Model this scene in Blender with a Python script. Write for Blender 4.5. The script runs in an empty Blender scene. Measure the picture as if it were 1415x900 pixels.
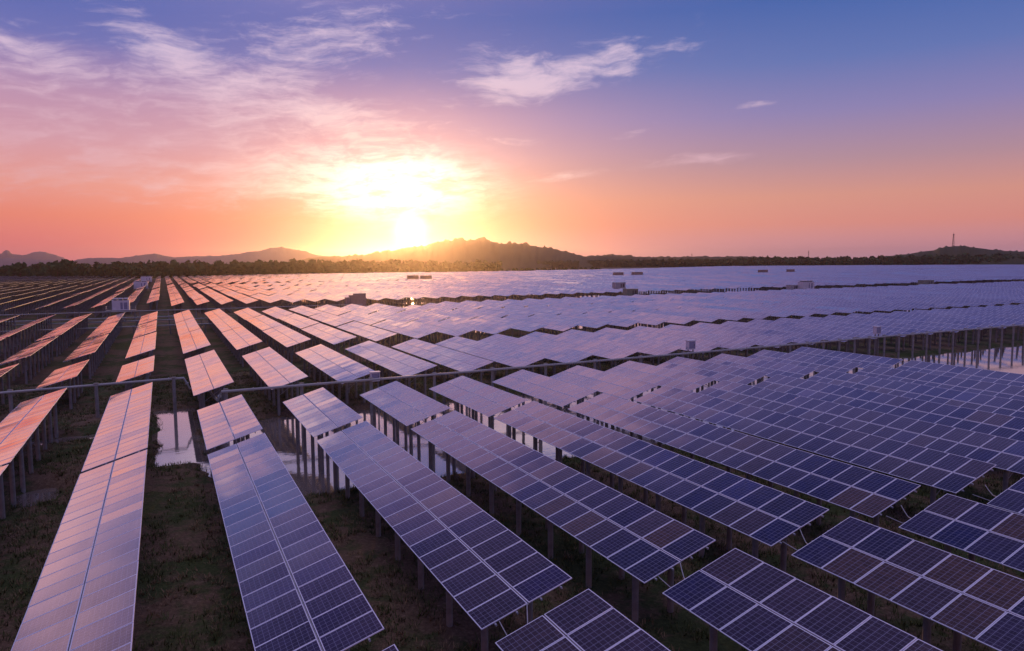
import bpy, math, random
import numpy as np
from mathutils import Vector, Matrix
R = math.radians
random.seed(7); rng = np.random.default_rng(7)
scene = bpy.context.scene
COL = scene.collection

# ------------------------------------------------------------------ camera
F_PX, PITCH, ROLL, YAW = 967.25, 0.0890, -0.00487, 0.46209
CAM = Vector((1.38, 0.0, 16.26))
_c, _s = math.cos(YAW), math.sin(YAW)
FW = Vector((_s*math.cos(PITCH), _c*math.cos(PITCH), -math.sin(PITCH)))
RT = Vector((_c, -_s, 0)); UP = RT.cross(FW)
R2 = math.cos(ROLL)*RT + math.sin(ROLL)*UP
U2 = -math.sin(ROLL)*RT + math.cos(ROLL)*UP
cam_d = bpy.data.cameras.new("camera"); cam = bpy.data.objects.new("camera", cam_d); COL.objects.link(cam)
m = Matrix((R2, U2, -FW)).transposed().to_4x4(); m.translation = CAM
cam.matrix_world = m
cam_d.sensor_width = 36; cam_d.lens = F_PX/1415*36
cam_d.clip_start = 0.1; cam_d.clip_end = 40000
scene.camera = cam
scene.render.resolution_x = 1024; scene.render.resolution_y = 651

def project(p):
    d = Vector(p)-CAM; w = d.dot(FW)
    if w <= 0.5: return None
    return (707.5+F_PX*d.dot(R2)/w, 450-F_PX*d.dot(U2)/w, w)
def bearing(px, py):                      # compass direction and height angle seen at a spot of the view
    px = float(px); py = float(py)
    d = (FW + (px-707.5)/F_PX*R2 - (py-450)/F_PX*U2).normalized()
    return math.atan2(d.x, d.y), math.asin(d.z)

# ------------------------------------------------------------------ colour management
scene.view_settings.view_transform = 'Standard'; scene.view_settings.look = 'None'
scene.view_settings.exposure = 0.0; scene.view_settings.gamma = 1.0
scene.view_settings.use_curve_mapping = False
scene.render.engine = 'CYCLES'
scene.cycles.max_bounces = 6; scene.cycles.diffuse_bounces = 2; scene.cycles.glossy_bounces = 4
scene.cycles.volume_bounces = 0; scene.cycles.transparent_max_bounces = 4
scene.cycles.sample_clamp_indirect = 4.0
scene.cycles.use_denoising = True

# ------------------------------------------------------------------ sun and sky
SUN_AZ, SUN_EL = bearing(567, 322)
sun_d = bpy.data.lights.new("sun", 'SUN'); sun_d.energy = 1.9; sun_d.color = (1.0, 0.50, 0.15); sun_d.angle = R(0.6)
sun = bpy.data.objects.new("sun", sun_d); COL.objects.link(sun)
SDIR = Vector((math.sin(SUN_AZ)*math.cos(SUN_EL), math.cos(SUN_AZ)*math.cos(SUN_EL), math.sin(SUN_EL)))
sun.rotation_euler = (-SDIR).to_track_quat('-Z', 'Y').to_euler()

def srgb(r, g, b):
    f = lambda c: (c/255/12.92) if c/255 <= 0.04045 else ((c/255+0.055)/1.055)**2.4
    return (f(r), f(g), f(b), 1)

class G:                                   # small node-graph helper
    def __init__(s, tree): s.t = tree; s.n = tree.nodes; s.l = tree.links
    def node(s, typ, **k):
        n = s.n.new(typ)
        for a, v in k.items(): setattr(n, a, v)
        return n
    def put(s, sock, v):
        if isinstance(v, bpy.types.NodeSocket): s.l.new(v, sock)
        elif v is not None: sock.default_value = v
    def m(s, op, a, b=None, c=None, clamp=False):
        n = s.node('ShaderNodeMath', operation=op, use_clamp=clamp)
        s.put(n.inputs[0], a); s.put(n.inputs[1], b); s.put(n.inputs[2], c); return n.outputs[0]
    def vm(s, op, a, b=None, c=None):
        n = s.node('ShaderNodeVectorMath', operation=op)
        s.put(n.inputs[0], a); s.put(n.inputs[1], b)
        if c is not None: s.put(n.inputs[3] if op == 'SCALE' else n.inputs[2], c)
        return n.outputs[1] if op in ('DOT_PRODUCT', 'LENGTH') else n.outputs[0]
    def xyz(s, x, y, z):
        n = s.node('ShaderNodeCombineXYZ'); s.put(n.inputs[0], x); s.put(n.inputs[1], y); s.put(n.inputs[2], z); return n.outputs[0]
    def sep(s, v):
        n = s.node('ShaderNodeSeparateXYZ'); s.put(n.inputs[0], v); return n.outputs
    def ramp(s, f, stops, interp='LINEAR'):
        n = s.node('ShaderNodeValToRGB'); r = n.color_ramp; r.interpolation = interp
        while len(r.elements) > 1: r.elements.remove(r.elements[-1])
        r.elements[0].position = stops[0][0]; r.elements[0].color = stops[0][1]
        for p, c in stops[1:]: e = r.elements.new(p); e.color = c
        s.put(n.inputs[0], f); return n.outputs[0]
    def mix(s, f, a, b, mode='MIX'):
        n = s.node('ShaderNodeMix', data_type='RGBA', blend_type=mode)
        s.put(n.inputs[0], f); s.put(n.inputs[6], a); s.put(n.inputs[7], b); return n.outputs[2]
    def noise(s, v, scale, detail=4, rough=.55, dist=0, dim='3D', w=None):
        n = s.node('ShaderNodeTexNoise', noise_dimensions=dim)
        s.put(n.inputs['Vector'], v); n.inputs['Scale'].default_value = scale; n.inputs['Detail'].default_value = detail
        n.inputs['Roughness'].default_value = rough; n.inputs['Distortion'].default_value = dist
        return n.outputs
    def maprange(s, v, a, b, c=0., d=1., smooth=True):
        n = s.node('ShaderNodeMapRange', interpolation_type='SMOOTHSTEP' if smooth else 'LINEAR')
        s.put(n.inputs[0], v); n.inputs[1].default_value = a; n.inputs[2].default_value = b
        n.inputs[3].default_value = c; n.inputs[4].default_value = d; return n.outputs[0]

world = bpy.data.worlds.new("World"); scene.world = world; world.use_nodes = True
g = G(world.node_tree); g.n.clear()
tc = g.node('ShaderNodeTexCoord')
D = g.vm('NORMALIZE', tc.outputs['Generated'])
dx, dy, dz = g.sep(D)
az = g.m('ARCTAN2', dx, dy); el = g.m('ARCSINE', dz)
dz0 = g.m('MAXIMUM', dz, 0.0)
# cooler (right) and warmer (left) vertical sequences of the dusk sky
zs = g.m('MULTIPLY', dz0, 1.0)
cool = g.ramp(zs, [(0.0, srgb(190,150,178)), (0.02, srgb(205,145,160)), (0.05, srgb(218,140,132)), (0.085, srgb(212,146,134)), (0.13, srgb(174,137,154)),
                   (0.19, srgb(134,126,178)), (0.25, srgb(92,114,178)), (0.32, srgb(62,98,170)), (0.45, srgb(98,98,165)), (0.60, srgb(84,90,165)), (0.76, srgb(88,92,165)), (0.9, srgb(205,195,240)), (1.0, srgb(225,212,250))])  # unseen zenith stops brightened to light the panel frames and ground
warm = g.ramp(zs, [(0.0, srgb(205,108,138)), (0.025, srgb(218,108,120)), (0.06, srgb(226,124,112)), (0.10, srgb(222,146,142)), (0.15, srgb(202,148,168)),
                   (0.20, srgb(180,140,175)), (0.26, srgb(98,108,178)), (0.32, srgb(66,96,174)), (0.45, srgb(92,92,168)), (0.60, srgb(84,90,165)), (0.76, srgb(88,92,165)), (0.9, srgb(205,195,240)), (1.0, srgb(225,212,250))])  # same added brightness overhead, out of view
side = g.maprange(az, R(50), R(5), 0, 1)
base = g.mix(side, cool, warm)
# glow of the low sun
def blob(a0, e0, wa, we, rot=0.0, power=2.0):
    u = g.m('SUBTRACT', az, a0); v = g.m('SUBTRACT', el, e0)
    cr, sr = math.cos(rot), math.sin(rot)
    p = g.m('DIVIDE', g.m('ADD', g.m('MULTIPLY', u, cr), g.m('MULTIPLY', v, sr)), wa)
    q = g.m('DIVIDE', g.m('SUBTRACT', g.m('MULTIPLY', v, cr), g.m('MULTIPLY', u, sr)), we)
    r2 = g.m('ADD', g.m('MULTIPLY', p, p), g.m('MULTIPLY', q, q))
    if power == 1.0: r2 = g.m('POWER', r2, 0.5)
    return g.m('EXPONENT', g.m('MULTIPLY', r2, -1.0))
def scaled(f, col): return g.vm('SCALE', col, None, f)
sa, se = SUN_AZ, SUN_EL
core = scaled(blob(sa, se+R(.2), R(1.0), R(1.0)), (3.0, 2.2, 1.4))
pillar0 = blob(sa-R(1.6), se+R(3.7), R(5.8), R(2.1))
near_ = scaled(blob(sa-R(.5), se+R(3.6), R(6.5), R(3.4), 0, 1.0), (.42, .28, .18))
wide = scaled(blob(sa, se+R(1.5), R(20), R(4.6), 0, 1.0), (.16, .08, .01))
# clouds: thin streaks combed by slow noise
lp = g.xyz(az, el, 0.0)
warp = g.noise(lp, 9.0, 3, .5)[1]
wv = g.vm('SCALE', g.vm('SUBTRACT', warp, (.5, .5, .5)), None, 0.16)
cp = g.vm('ADD', g.xyz(g.m('ADD', az, g.m('MULTIPLY', el, 0.7)), g.m('MULTIPLY', g.m('SUBTRACT', el, g.m('MULTIPLY', az, 0.12)), 4.8), 0.0), wv)
st = g.noise(cp, 12.0, 9, .66)[0]
fine = g.noise(g.vm('ADD', g.vm('MULTIPLY', lp, (16.0, 90.0, 1.0)), g.vm('SCALE', warp, None, 3.0)), 1.0, 6, .65)[0]
cn = g.m('ADD', g.m('MULTIPLY', st, 0.64), g.m('MULTIPLY', fine, 0.36))
pillar = scaled(g.m('MULTIPLY', pillar0, g.maprange(cn,   .38, .62, .22, 1.55)), (1.2, 1.06, .95))
def cb(px, py, w, h, rot, amp):
    a, e = bearing(px, py)
    return g.m('MULTIPLY', blob(a, e, w/F_PX, h/F_PX, R(rot)), amp)
covs = [cb(330,95,150,34,-12,.16), cb(-330,150,150,110,-6,.35), cb(180,150,300,75,-6,.25), cb(230,75,130,28,-35,.24), cb(470,45,130,45,12,.34), cb(60,235,230,50,-3,.17), cb(800,95,150,26,9,.46), cb(720,120,80,14,0,.22), cb(700,95,60,45,-30,.22),  # bank beyond the left edge is unseen, added to warm panel reflections
        cb(970,221,75,10,2,.46), cb(783,243,42,7,3,.50), cb(1042,145,30,5,3,.30), cb(470,165,100,26,-14,.34), cb(470,255,190,40,-2,.36), cb(900,175,50,7,18,.20), cb(60,75,110,18,-8,.22), cb(640,185,110,14,-8,.16)]
cov = covs[0]
for k in covs[1:]: cov = g.m('ADD', cov, k)
unseen = g.m('MULTIPLY', g.maprange(el, R(24), R(34)), .16)      # thin cloud overhead too
cov = g.m('ADD', cov, unseen)
cden = g.maprange(g.m('ADD', cn, g.m('MULTIPLY', cov, 0.60)), 0.59, 0.93, 0, 1)
cden = g.m('MULTIPLY', cden, g.m('MINIMUM', g.m('MULTIPLY', cov, 6.0), 1.0))
lit = blob(sa, se+R(3), R(12), R(6))
ccol = g.mix(lit, srgb(224,180,194), (1.45, 1.15, .85, 1))
ccol = g.mix(g.maprange(dz0, .10, .28), ccol, g.mix(lit, srgb(232,206,226), (1.2, 1.0, .9, 1)))
sky = base
mauve = scaled(blob(R(22), R(26.5), R(15), R(3.8)), (.42, .22, .18))  # added glow above the view, tints reflections in the mid-right panels
warmtop = scaled(blob(R(6), R(21.5), R(13), R(2.6)), (.20, .11, .09))  # added warm glow along the top edge for the panels to mirror
warmleft = scaled(blob(R(-20), R(16), R(5.5), R(9)), (.62, .33, .25))  # unseen glow added left of the view to warm the left tables
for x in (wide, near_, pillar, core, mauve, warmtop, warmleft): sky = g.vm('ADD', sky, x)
sky = g.mix(g.m('MULTIPLY', cden, .74), sky, ccol)
# a little of the physical sky underneath
nish = g.node('ShaderNodeTexSky', sky_type='NISHITA'); nish.sun_disc = False
nish.sun_elevation = SUN_EL; nish.sun_rotation = SUN_AZ; nish.altitude = 20; nish.dust_density = 2.0
sky = g.vm('ADD', sky, g.vm('SCALE', nish.outputs[0], None, 0.006))
below = g.maprange(dz, -0.02, 0.0)
sky = g.mix(below, srgb(90,72,70), sky)
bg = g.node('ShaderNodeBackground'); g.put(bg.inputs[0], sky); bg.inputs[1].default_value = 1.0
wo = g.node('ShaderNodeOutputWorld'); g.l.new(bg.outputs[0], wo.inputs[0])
world.cycles.sampling_method = 'MANUAL'; world.cycles.sample_map_resolution = 1024

# ------------------------------------------------------------------ materials
def mat(name):
    mt = bpy.data.materials.new(name); mt.use_nodes = True
    gg = G(mt.node_tree); bs = mt.node_tree.nodes['Principled BSDF']
    return mt, gg, bs
def simple(name, col, rough=.6, metal=0., var=.25, scale=3., bump=0.):
    mt, q, b = mat(name)
    tcn = q.node('ShaderNodeTexCoord')
    n = q.noise(tcn.outputs['Object'], scale, 5, .6)[0]
    c2 = tuple(c*(1-var) for c in col[:3])+(1,); c3 = tuple(min(1, c*(1+var)) for c in col[:3])+(1,)
    q.put(b.inputs['Base Color'], q.ramp(n, [(.3, c2), (.7, c3)]))
    b.inputs['Roughness'].default_value = rough; b.inputs['Metallic'].default_value = metal
    if bump:
        bn = q.node('ShaderNodeBump'); bn.inputs['Strength'].default_value = bump; q.put(bn.inputs['Height'], n); q.put(b.inputs['Normal'], bn.outputs[0])
    return mt
M_ALU = simple("aluminium", (.80,.78,.84), .6, .0, .08, 4)
M_STEEL = simple("galvanised_steel", (.40,.40,.42), .65, .15, .2, 6)
M_CONC = simple("concrete_pile", (.25,.245,.22), .85, 0, .3, 1.3, .2)
M_PIPE = simple("grey_pipe", (.36,.37,.35), .5, .1, .15, .6)
M_WHITE = simple("white_paint", (.66,.67,.72), .5, 0, .1, 1)
M_DOOR = simple("blue_grey_paint", (.22,.24,.36), .5, 0, .15, 1)
M_BROWNBOX = simple("brown_cabinet", (.30,.22,.20), .6, 0, .15, 1)
M_GREENBOX = simple("green_grey_cabinet", (.22,.25,.20), .6, 0, .15, 1)
M_DARK = simple("dark_grille", (.04,.04,.06), .6, 0, .2, 4)
M_CABLE = simple("pale_cable", (.45,.43,.42), .6, 0, .1, 4)

def make_solar():
    mt, q, b = mat("solar_glass")
    uv = q.node('ShaderNodeUVMap'); uv.uv_map = "UVMap"
    u, v, _ = q.sep(uv.outputs[0])                 # one unit of u or v = one module
    oi = q.node('ShaderNodeObjectInfo')
    cell = q.xyz(q.m('FLOOR', u), q.m('FLOOR', v), q.m('MULTIPLY', oi.outputs['Random'], 97.0))
    wn = q.node('ShaderNodeTexWhiteNoise', noise_dimensions='3D'); q.put(wn.inputs['Vector'], cell)
    rnd, rcol = wn.outputs['Value'], wn.outputs['Color']
    fu, fv = q.m('FRACT', u), q.m('FRACT', v)
    def line(x, n, w):
        f = q.m('FRACT', q.m('MULTIPLY', x, n)); d = q.m('ABSOLUTE', q.m('SUBTRACT', f, .5))
        return q.m('GREATER_THAN', d, .5-w)
    grid = q.m('MAXIMUM', line(fu, 6, .035), line(fv, 10, .03))
    bus = q.m('MULTIPLY', line(q.m('ADD', fu, 1/36), 18, .045), .35)
    grid = q.m('MAXIMUM', grid, bus)
    du = q.m('ABSOLUTE', q.m('SUBTRACT', fu, .5)); dv = q.m('ABSOLUTE', q.m('SUBTRACT', fv, .5))
    edge = q.m('MAXIMUM', q.m('GREATER_THAN', du, .468), q.m('GREATER_THAN', dv, .484))
    # crystal tints: mostly blue, some violet and brown modules
    tint = q.ramp(rnd, [(0, (.014,.022,.105,1)), (.22, (.022,.026,.085,1)), (.48, (.040,.034,.095,1)), (.72, (.065,.042,.066,1)), (.90, (.110,.055,.040,1)), (.96, (.012,.024,.150,1))], 'CONSTANT')
    big = q.noise(q.vm('ADD', q.node('ShaderNodeNewGeometry').outputs['Position'], (0,0,0)), .045, 3, .6)[0]
    tint = q.mix(q.maprange(big, .42, .66, 0, .65), tint, (.095,.055,.060,1))
    cellrnd = q.node('ShaderNodeTexWhiteNoise', noise_dimensions='3D')
    q.put(cellrnd.inputs['Vector'], q.xyz(q.m('FLOOR', q.m('MULTIPLY', u, 6)), q.m('FLOOR', q.m('MULTIPLY', v, 10)), q.m('MULTIPLY', oi.outputs['Random'], 31.)))
    tint = q.vm('SCALE', tint, None, q.m('ADD', .50, q.m('MULTIPLY', cellrnd.outputs['Value'], .32)))
    col = q.mix(q.m('MULTIPLY', grid, .62), tint, (.34,.33,.45,1))
    dust = q.noise(q.vm('MULTIPLY', uv.outputs[0], (1.,2.,1.)), .7, 5, .65)[0]
    col = q.mix(q.maprange(dust, .45, .85, .02, .14), col, (.30,.25,.23,1))
    col = q.mix(edge, col, (.82,.80,.86,1))
    q.put(b.inputs['Base Color'], col)
    q.put(b.inputs['Roughness'], q.m('ADD', .16, q.m('ADD', q.m('MULTIPLY', rnd, .10), q.m('MULTIPLY', edge, .2))))
    b.inputs['IOR'].default_value = 1.45
    b.inputs['Specular IOR Level'].default_value = 0.0
    geo = q.node('ShaderNodeNewGeometry')
    jit = q.vm('SCALE', q.vm('SUBTRACT', rcol, (.5,.5,.5)), None, .030)
    # each module sags and bows a little: gentle ripple across its face
    rip = q.noise(uv.outputs[0], 1.3, 2, .5)[1]
    jit = q.vm('ADD', jit, q.vm('SCALE', q.vm('SUBTRACT', rip, (.5,.5,.5)), None, .018))
    # whole tables lean by slightly different amounts along the rows
    lean = q.noise(q.vm('MULTIPLY', geo.outputs['Position'], (.13, .035, 0.)), 1.0, 4, .65)[1]
    jit = q.vm('ADD', jit, q.vm('SCALE', q.vm('SUBTRACT', lean, (.5,.5,.5)), None, .12))
    nn = q.vm('NORMALIZE', q.vm('ADD', geo.outputs['Normal'], jit))
    q.put(b.inputs['Normal'], nn)
    # low-iron glass over the cells: weak mirror face-on, strong one at grazing angles
    gl = q.node('ShaderNodeBsdfGlossy'); gl.inputs['Color'].default_value = (1, .91, .85, 1); q.put(gl.inputs['Normal'], nn)
    q.put(gl.inputs['Roughness'], q.m('ADD', .07, q.m('MULTIPLY', rnd, .10)))
    lw = q.node('ShaderNodeLayerWeight'); lw.inputs['Blend'].default_value = .5; q.put(lw.inputs['Normal'], nn)
    fac = q.m('ADD', .04, q.m('MULTIPLY', q.maprange(lw.outputs['Facing'], .46, .88), .94))
    fac = q.m('MULTIPLY', fac, q.m('SUBTRACT', 1., q.m('MULTIPLY', edge, .35)), clamp=True)
    fac = q.m('MULTIPLY', fac, q.maprange(dust, .45, .85, 1., .78))
    mx = q.node('ShaderNodeMixShader'); q.put(mx.inputs[0], fac); q.l.new(b.outputs[0], mx.inputs[1]); q.l.new(gl.outputs[0], mx.inputs[2])
    out = [n for n in q.n if n.type == 'OUTPUT_MATERIAL'][0]; q.l.new(mx.outputs[0], out.inputs[0])
    return mt
M_SOLAR = make_solar()

def make_ground():
    mt, q, b = mat("wet_meadow")
    P = q.node('ShaderNodeNewGeometry').outputs['Position']
    n1 = q.noise(P, .11, 6, .6)[0]; n2 = q.noise(P, .9, 8, .65)[0]; n3 = q.noise(P, 5.5, 6, .7)[0]
    grass = q.ramp(n3, [(.25, (.030,.040,.014,1)), (.55, (.065,.085,.028,1)), (.8, (.14,.17,.06,1))])
    mud = q.ramp(n3, [(.25, (.07,.046,.030,1)), (.55, (.17,.11,.07,1)), (.8, (.34,.24,.16,1))])
    f = q.maprange(q.m('ADD', q.m('MULTIPLY', n1, .6), q.m('MULTIPLY', n2, .4)), .44, .55)
    q.put(b.inputs['Base Color'], q.mix(f, grass, mud))
    b.inputs['Roughness'].default_value = .9; b.inputs['Specular IOR Level'].default_value = .15
    bn = q.node('ShaderNodeBump'); bn.inputs['Strength'].default_value = .9; bn.inputs['Distance'].default_value = .25
    q.put(bn.inputs['Height'], q.m('ADD', n2, q.m('MULTIPLY', n3, .5))); q.put(b.inputs['Normal'], bn.outputs[0])
    return mt
M_GROUND = make_ground()
def make_water():
    mt, q, b = mat("pond_water")
    P = q.node('ShaderNodeNewGeometry').outputs['Position']
    b.inputs['Base Color'].default_value = (.26,.21,.18,1); b.inputs['Roughness'].default_value = .05
    b.inputs['IOR'].default_value = 1.9; b.inputs['Coat Weight'].default_value = 1.; b.inputs['Coat IOR'].default_value = 2.5; b.inputs['Coat Roughness'].default_value = .02
    n = q.noise(q.vm('MULTIPLY', P, (1., 1.6, 1.)), 1.1, 4, .55)[0]
    bn = q.node('ShaderNodeBump'); bn.inputs['Strength'].default_value = .10; bn.inputs['Distance'].default_value = .06
    q.put(bn.inputs['Height'], n); q.put(b.inputs['Normal'], bn.outputs[0]); q.put(b.inputs['Coat Normal'], bn.outputs[0])
    return mt
M_WATER = make_water()
def leafmat(name, a, bcol, scale=.05):
    mt, q, b = mat(name)
    geo = q.node('ShaderNodeNewGeometry')
    n = q.noise(geo.outputs['Position'], scale, 4, .6)[0]
    k = q.m('ADD', q.m('MULTIPLY', n, .6), q.m('MULTIPLY', geo.outputs['Random Per Island'], .4))
    q.put(b.inputs['Base Color'], q.ramp(k, [(.3, a), (.7, bcol)]))
    b.inputs['Roughness'].default_value = .8; b.inputs['Specular IOR Level'].default_value = .1
    return mt
M_WOOD = leafmat("far_woodland", (.020,.055,.020,1), (.055,.120,.040,1))
M_WEED = leafmat("weeds", (.035,.052,.016,1), (.13,.15,.055,1), .3)
M_DRY = leafmat("dry_weeds", (.10,.07,.04,1), (.32,.23,.13,1), .3)
M_HILL = leafmat("wooded_hill", (.028,.040,.020,1), (.07,.085,.04,1), .004)
M_ROCK = leafmat("far_mountain", (.10,.10,.11,1), (.18,.17,.18,1), .002)
M_BARK = simple("bark", (.06,.045,.03), .9)
M_REDPAINT = simple("red_white_steel", (.35,.22,.20), .6, .2)

# ------------------------------------------------------------------ mesh helpers
class MB:
    def __init__(s): s.v = []; s.f = []; s.mi = []; s.uv = []; s.cur = 0
    def poly(s, pts, uv=None, mi=0):
        b = len(s.v); s.v += [tuple(p) for p in pts]; s.f.append(tuple(range(b, b+len(pts)))); s.mi.append(mi)
        s.uv += list(uv) if uv else [(0, 0)]*len(pts)
    def box(s, x0, x1, y0, y1, z0, z1, mi=0, fr=None):
        c = [(x, y, z) for z in (z0, z1) for y in (y0, y1) for x in (x0, x1)]
        if fr: c = [fr(p) for p in c]
        for q in ((0,2,3,1), (4,5,7,6), (0,1,5,4), (2,6,7,3), (0,4,6,2), (1,3,7,5)):
            s.poly([c[i] for i in q], None, mi)
    def tube(s, pts, r, n=8, mi=0, cap=True, r1=None):
        pts = [Vector(p) for p in pts]; rings = []
        for i, p in enumerate(pts):
            d = (pts[min(i+1, len(pts)-1)]-pts[max(i-1, 0)]).normalized()
            a = d.orthogonal().normalized() if abs(d.z) < .99 else Vector((1, 0, 0))
            if abs(d.z) < .99: a = d.cross(Vector((0, 0, 1))).normalized()
            b = d.cross(a); rr = r if r1 is None else r+(r1-r)*i/(len(pts)-1)
            rings.append([p+(math.cos(t)*a+math.sin(t)*b)*rr for t in [2*math.pi*k/n for k in range(n)]])
        for i in range(len(rings)-1):
            for k in range(n):
                k2 = (k+1) % n
                s.poly([rings[i][k], rings[i][k2], rings[i+1][k2], rings[i+1][k]], None, mi)
        if cap:
            s.poly(rings[0][::-1], None, mi); s.poly(rings[-1], None, mi)
    def build(s, name, mats, parent=None, loc=None, rot=None, smooth=False, weld=True):
        me = mesh_from(name, s.v, s.f, mats, s.mi, s.uv, smooth, weld)
        return obj(name, me, parent, loc, rot)
def mesh_from(name, v, f, mats, mi=None, uv=None, smooth=False, weld=False):
    me = bpy.data.meshes.new(name); me.from_pydata(v, [], f)
    for q in (mats if isinstance(mats, (list, tuple)) else [mats]): me.materials.append(q)
    if mi is not None: me.polygons.foreach_set('material_index', np.array(mi, dtype=np.int32))
    if uv is not None:
        l = me.uv_layers.new(name="UVMap"); l.data.foreach_set('uv', np.array(uv, dtype=np.float32).ravel())
    if smooth: me.polygons.foreach_set('use_smooth', np.ones(len(me.polygons), dtype=bool))
    if weld and len(v) < 60000:
        import bmesh
        bm = bmesh.new(); bm.from_mesh(me); bmesh.ops.remove_doubles(bm, verts=bm.verts, dist=1e-4)
        bm.to_mesh(me); bm.free()
    me.update(); return me
def np_mesh(name, V, F, mats, uv=None, smooth=False):            # V (n,3) F (m,4)
    me = bpy.data.meshes.new(name); V = np.asarray(V, np.float32); F = np.asarray(F, np.int32)
    me.vertices.add(len(V)); me.vertices.foreach_set('co', V.ravel())
    k = F.shape[1]; me.loops.add(F.size); me.loops.foreach_set('vertex_index', F.ravel())
    me.polygons.add(len(F)); me.polygons.foreach_set('loop_start', np.arange(0, F.size, k, dtype=np.int32))
    me.polygons.foreach_set('loop_total', np.full(len(F), k, dtype=np.int32))
    if smooth: me.polygons.foreach_set('use_smooth', np.ones(len(F), dtype=bool))
    for q in (mats if isinstance(mats, (list, tuple)) else [mats]): me.materials.append(q)
    if uv is not None:
        l = me.uv_layers.new(name="UVMap"); l.data.foreach_set('uv', np.asarray(uv, np.float32).ravel())
    me.update(calc_edges=True); me.validate(); return me
def obj(name, me, parent=None, loc=None, rot=None):
    o = bpy.data.objects.new(name, me); COL.objects.link(o)
    if parent is not None: o.parent = parent
    if loc is not None: o.location = loc
    if rot is not None: o.rotation_euler = rot
    return o
def thing(name, label, cat, loc=(0, 0, 0), rz=0, group=None):
    o = bpy.data.objects.new(name, None); o.empty_display_size = .5; COL.objects.link(o)
    o.location = loc; o.rotation_euler = (0, 0, rz); o['label'] = label; o['category'] = cat
    if group: o['group'] = group
    return o
def tag(o, label=None, cat=None, group=None, kind=None):
    for k, v in (('label', label), ('category', cat), ('group', group), ('kind', kind)):
        if v: o[k] = v
    return o

# ------------------------------------------------------------------ land height and ponds
PITCH_X = 7.44
def rise(x): return 0.004*np.clip(np.asarray(x, float)-90, 0, 1000)
def vnoise(x, y, s, seed=0):                                     # cheap smooth value noise
    x = np.asarray(x, float)/s+seed*17.3; y = np.asarray(y, float)/s+seed*9.1
    xi = np.floor(x); yi = np.floor(y); fx = x-xi; fy = y-yi
    fx = fx*fx*(3-2*fx); fy = fy*fy*(3-2*fy)
    def h(a, b):
        t = np.sin(a*127.1+b*311.7+seed*74.7)*43758.5453; return t-np.floor(t)
    return (h(xi, yi)*(1-fx)+h(xi+1, yi)*fx)*(1-fy)+(h(xi, yi+1)*(1-fx)+h(xi+1, yi+1)*fx)*fy
def pond(x, y):                                                  # > 0 inside water
    def boxd(x0, x1, y0, y1):
        return np.minimum(np.minimum(x-x0, x1-x), np.minimum(y-y0, y1-y))
    d = np.maximum(boxd(4.2, 90, 49.5, 77), boxd(84, 330, 10, 76))
    d = np.maximum(d, boxd(.3, 4.0, 63, 87))
    d = np.maximum(d, boxd(-14, -1.0, 74.0, 78.6)-.9)
    d = np.maximum(d, boxd(-9.4, -5.2, 55, 61.5)-1.1)
    d = np.maximum(d, boxd(55, 130, 205, 252))
    n = (vnoise(x, y, 3.1, 1)-.5)*1.6+(vnoise(x, y, 1.1, 2)-.5)*.9
    far = (vnoise(x, y, 14, 3)*.6+vnoise(x, y, 5, 4)*.4-.66)*12
    far = np.where((y > 100) & (x > 48), far, -9.)
    return np.maximum(d+n*.75, far)
def ground_z(x, y):
    x = np.asarray(x, float); y = np.asarray(y, float)
    p = pond(x, y); near = np.clip(1-np.hypot(x, y)/500, 0, 1)
    land = .10+(vnoise(x, y, 2.3, 5)*.22+vnoise(x, y, .8, 6)*.12+vnoise(x, y, 9, 7)*.18)*near
    bank = np.clip(p, -1.2, 1.2)
    z = land-np.where(bank > -1.2, (bank+1.2)/2.4*1.1, 0)
    return z+rise(x)

xs = np.concatenate([-np.geomspace(9000, 62, 26), np.arange(-60, 150, .6), np.geomspace(151, 9000, 46)])
ys = np.concatenate([-np.geomspace(2500, 14, 12), np.arange(-12, 124, .6), np.geomspace(125, 12000, 70)])
XX, YY = np.meshgrid(xs, ys); ZZ = ground_z(XX, YY)
nx, ny = len(xs), len(ys)
idx = np.arange(nx*ny).reshape(ny, nx)
F = np.stack([idx[:-1, :-1], idx[:-1, 1:], idx[1:, 1:], idx[1:, :-1]], -1).reshape(-1, 4)
gr = obj("ground", np_mesh("ground", np.stack([XX, YY, ZZ], -1).reshape(-1, 3), F, M_GROUND, smooth=True)); tag(gr, kind='structure')
def sheet(name, x0, x1, y0, y1, z):
    xx = np.linspace(x0, x1, 24); yy = [y0, y1]
    V = [(x, y, z+float(rise(x))) for y in yy for x in xx]
    Fq = [(i, i+1, i+25, i+24) for i in range(23)]
    return tag(obj(name, mesh_from(name, V, Fq, M_WATER, None, None, True)), kind='structure')
sheet("pond_water", -60, 420, 8, 560, -.16)
lake = sheet("lake_water", 250, 2200, 1500, 3200, .9)

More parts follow.
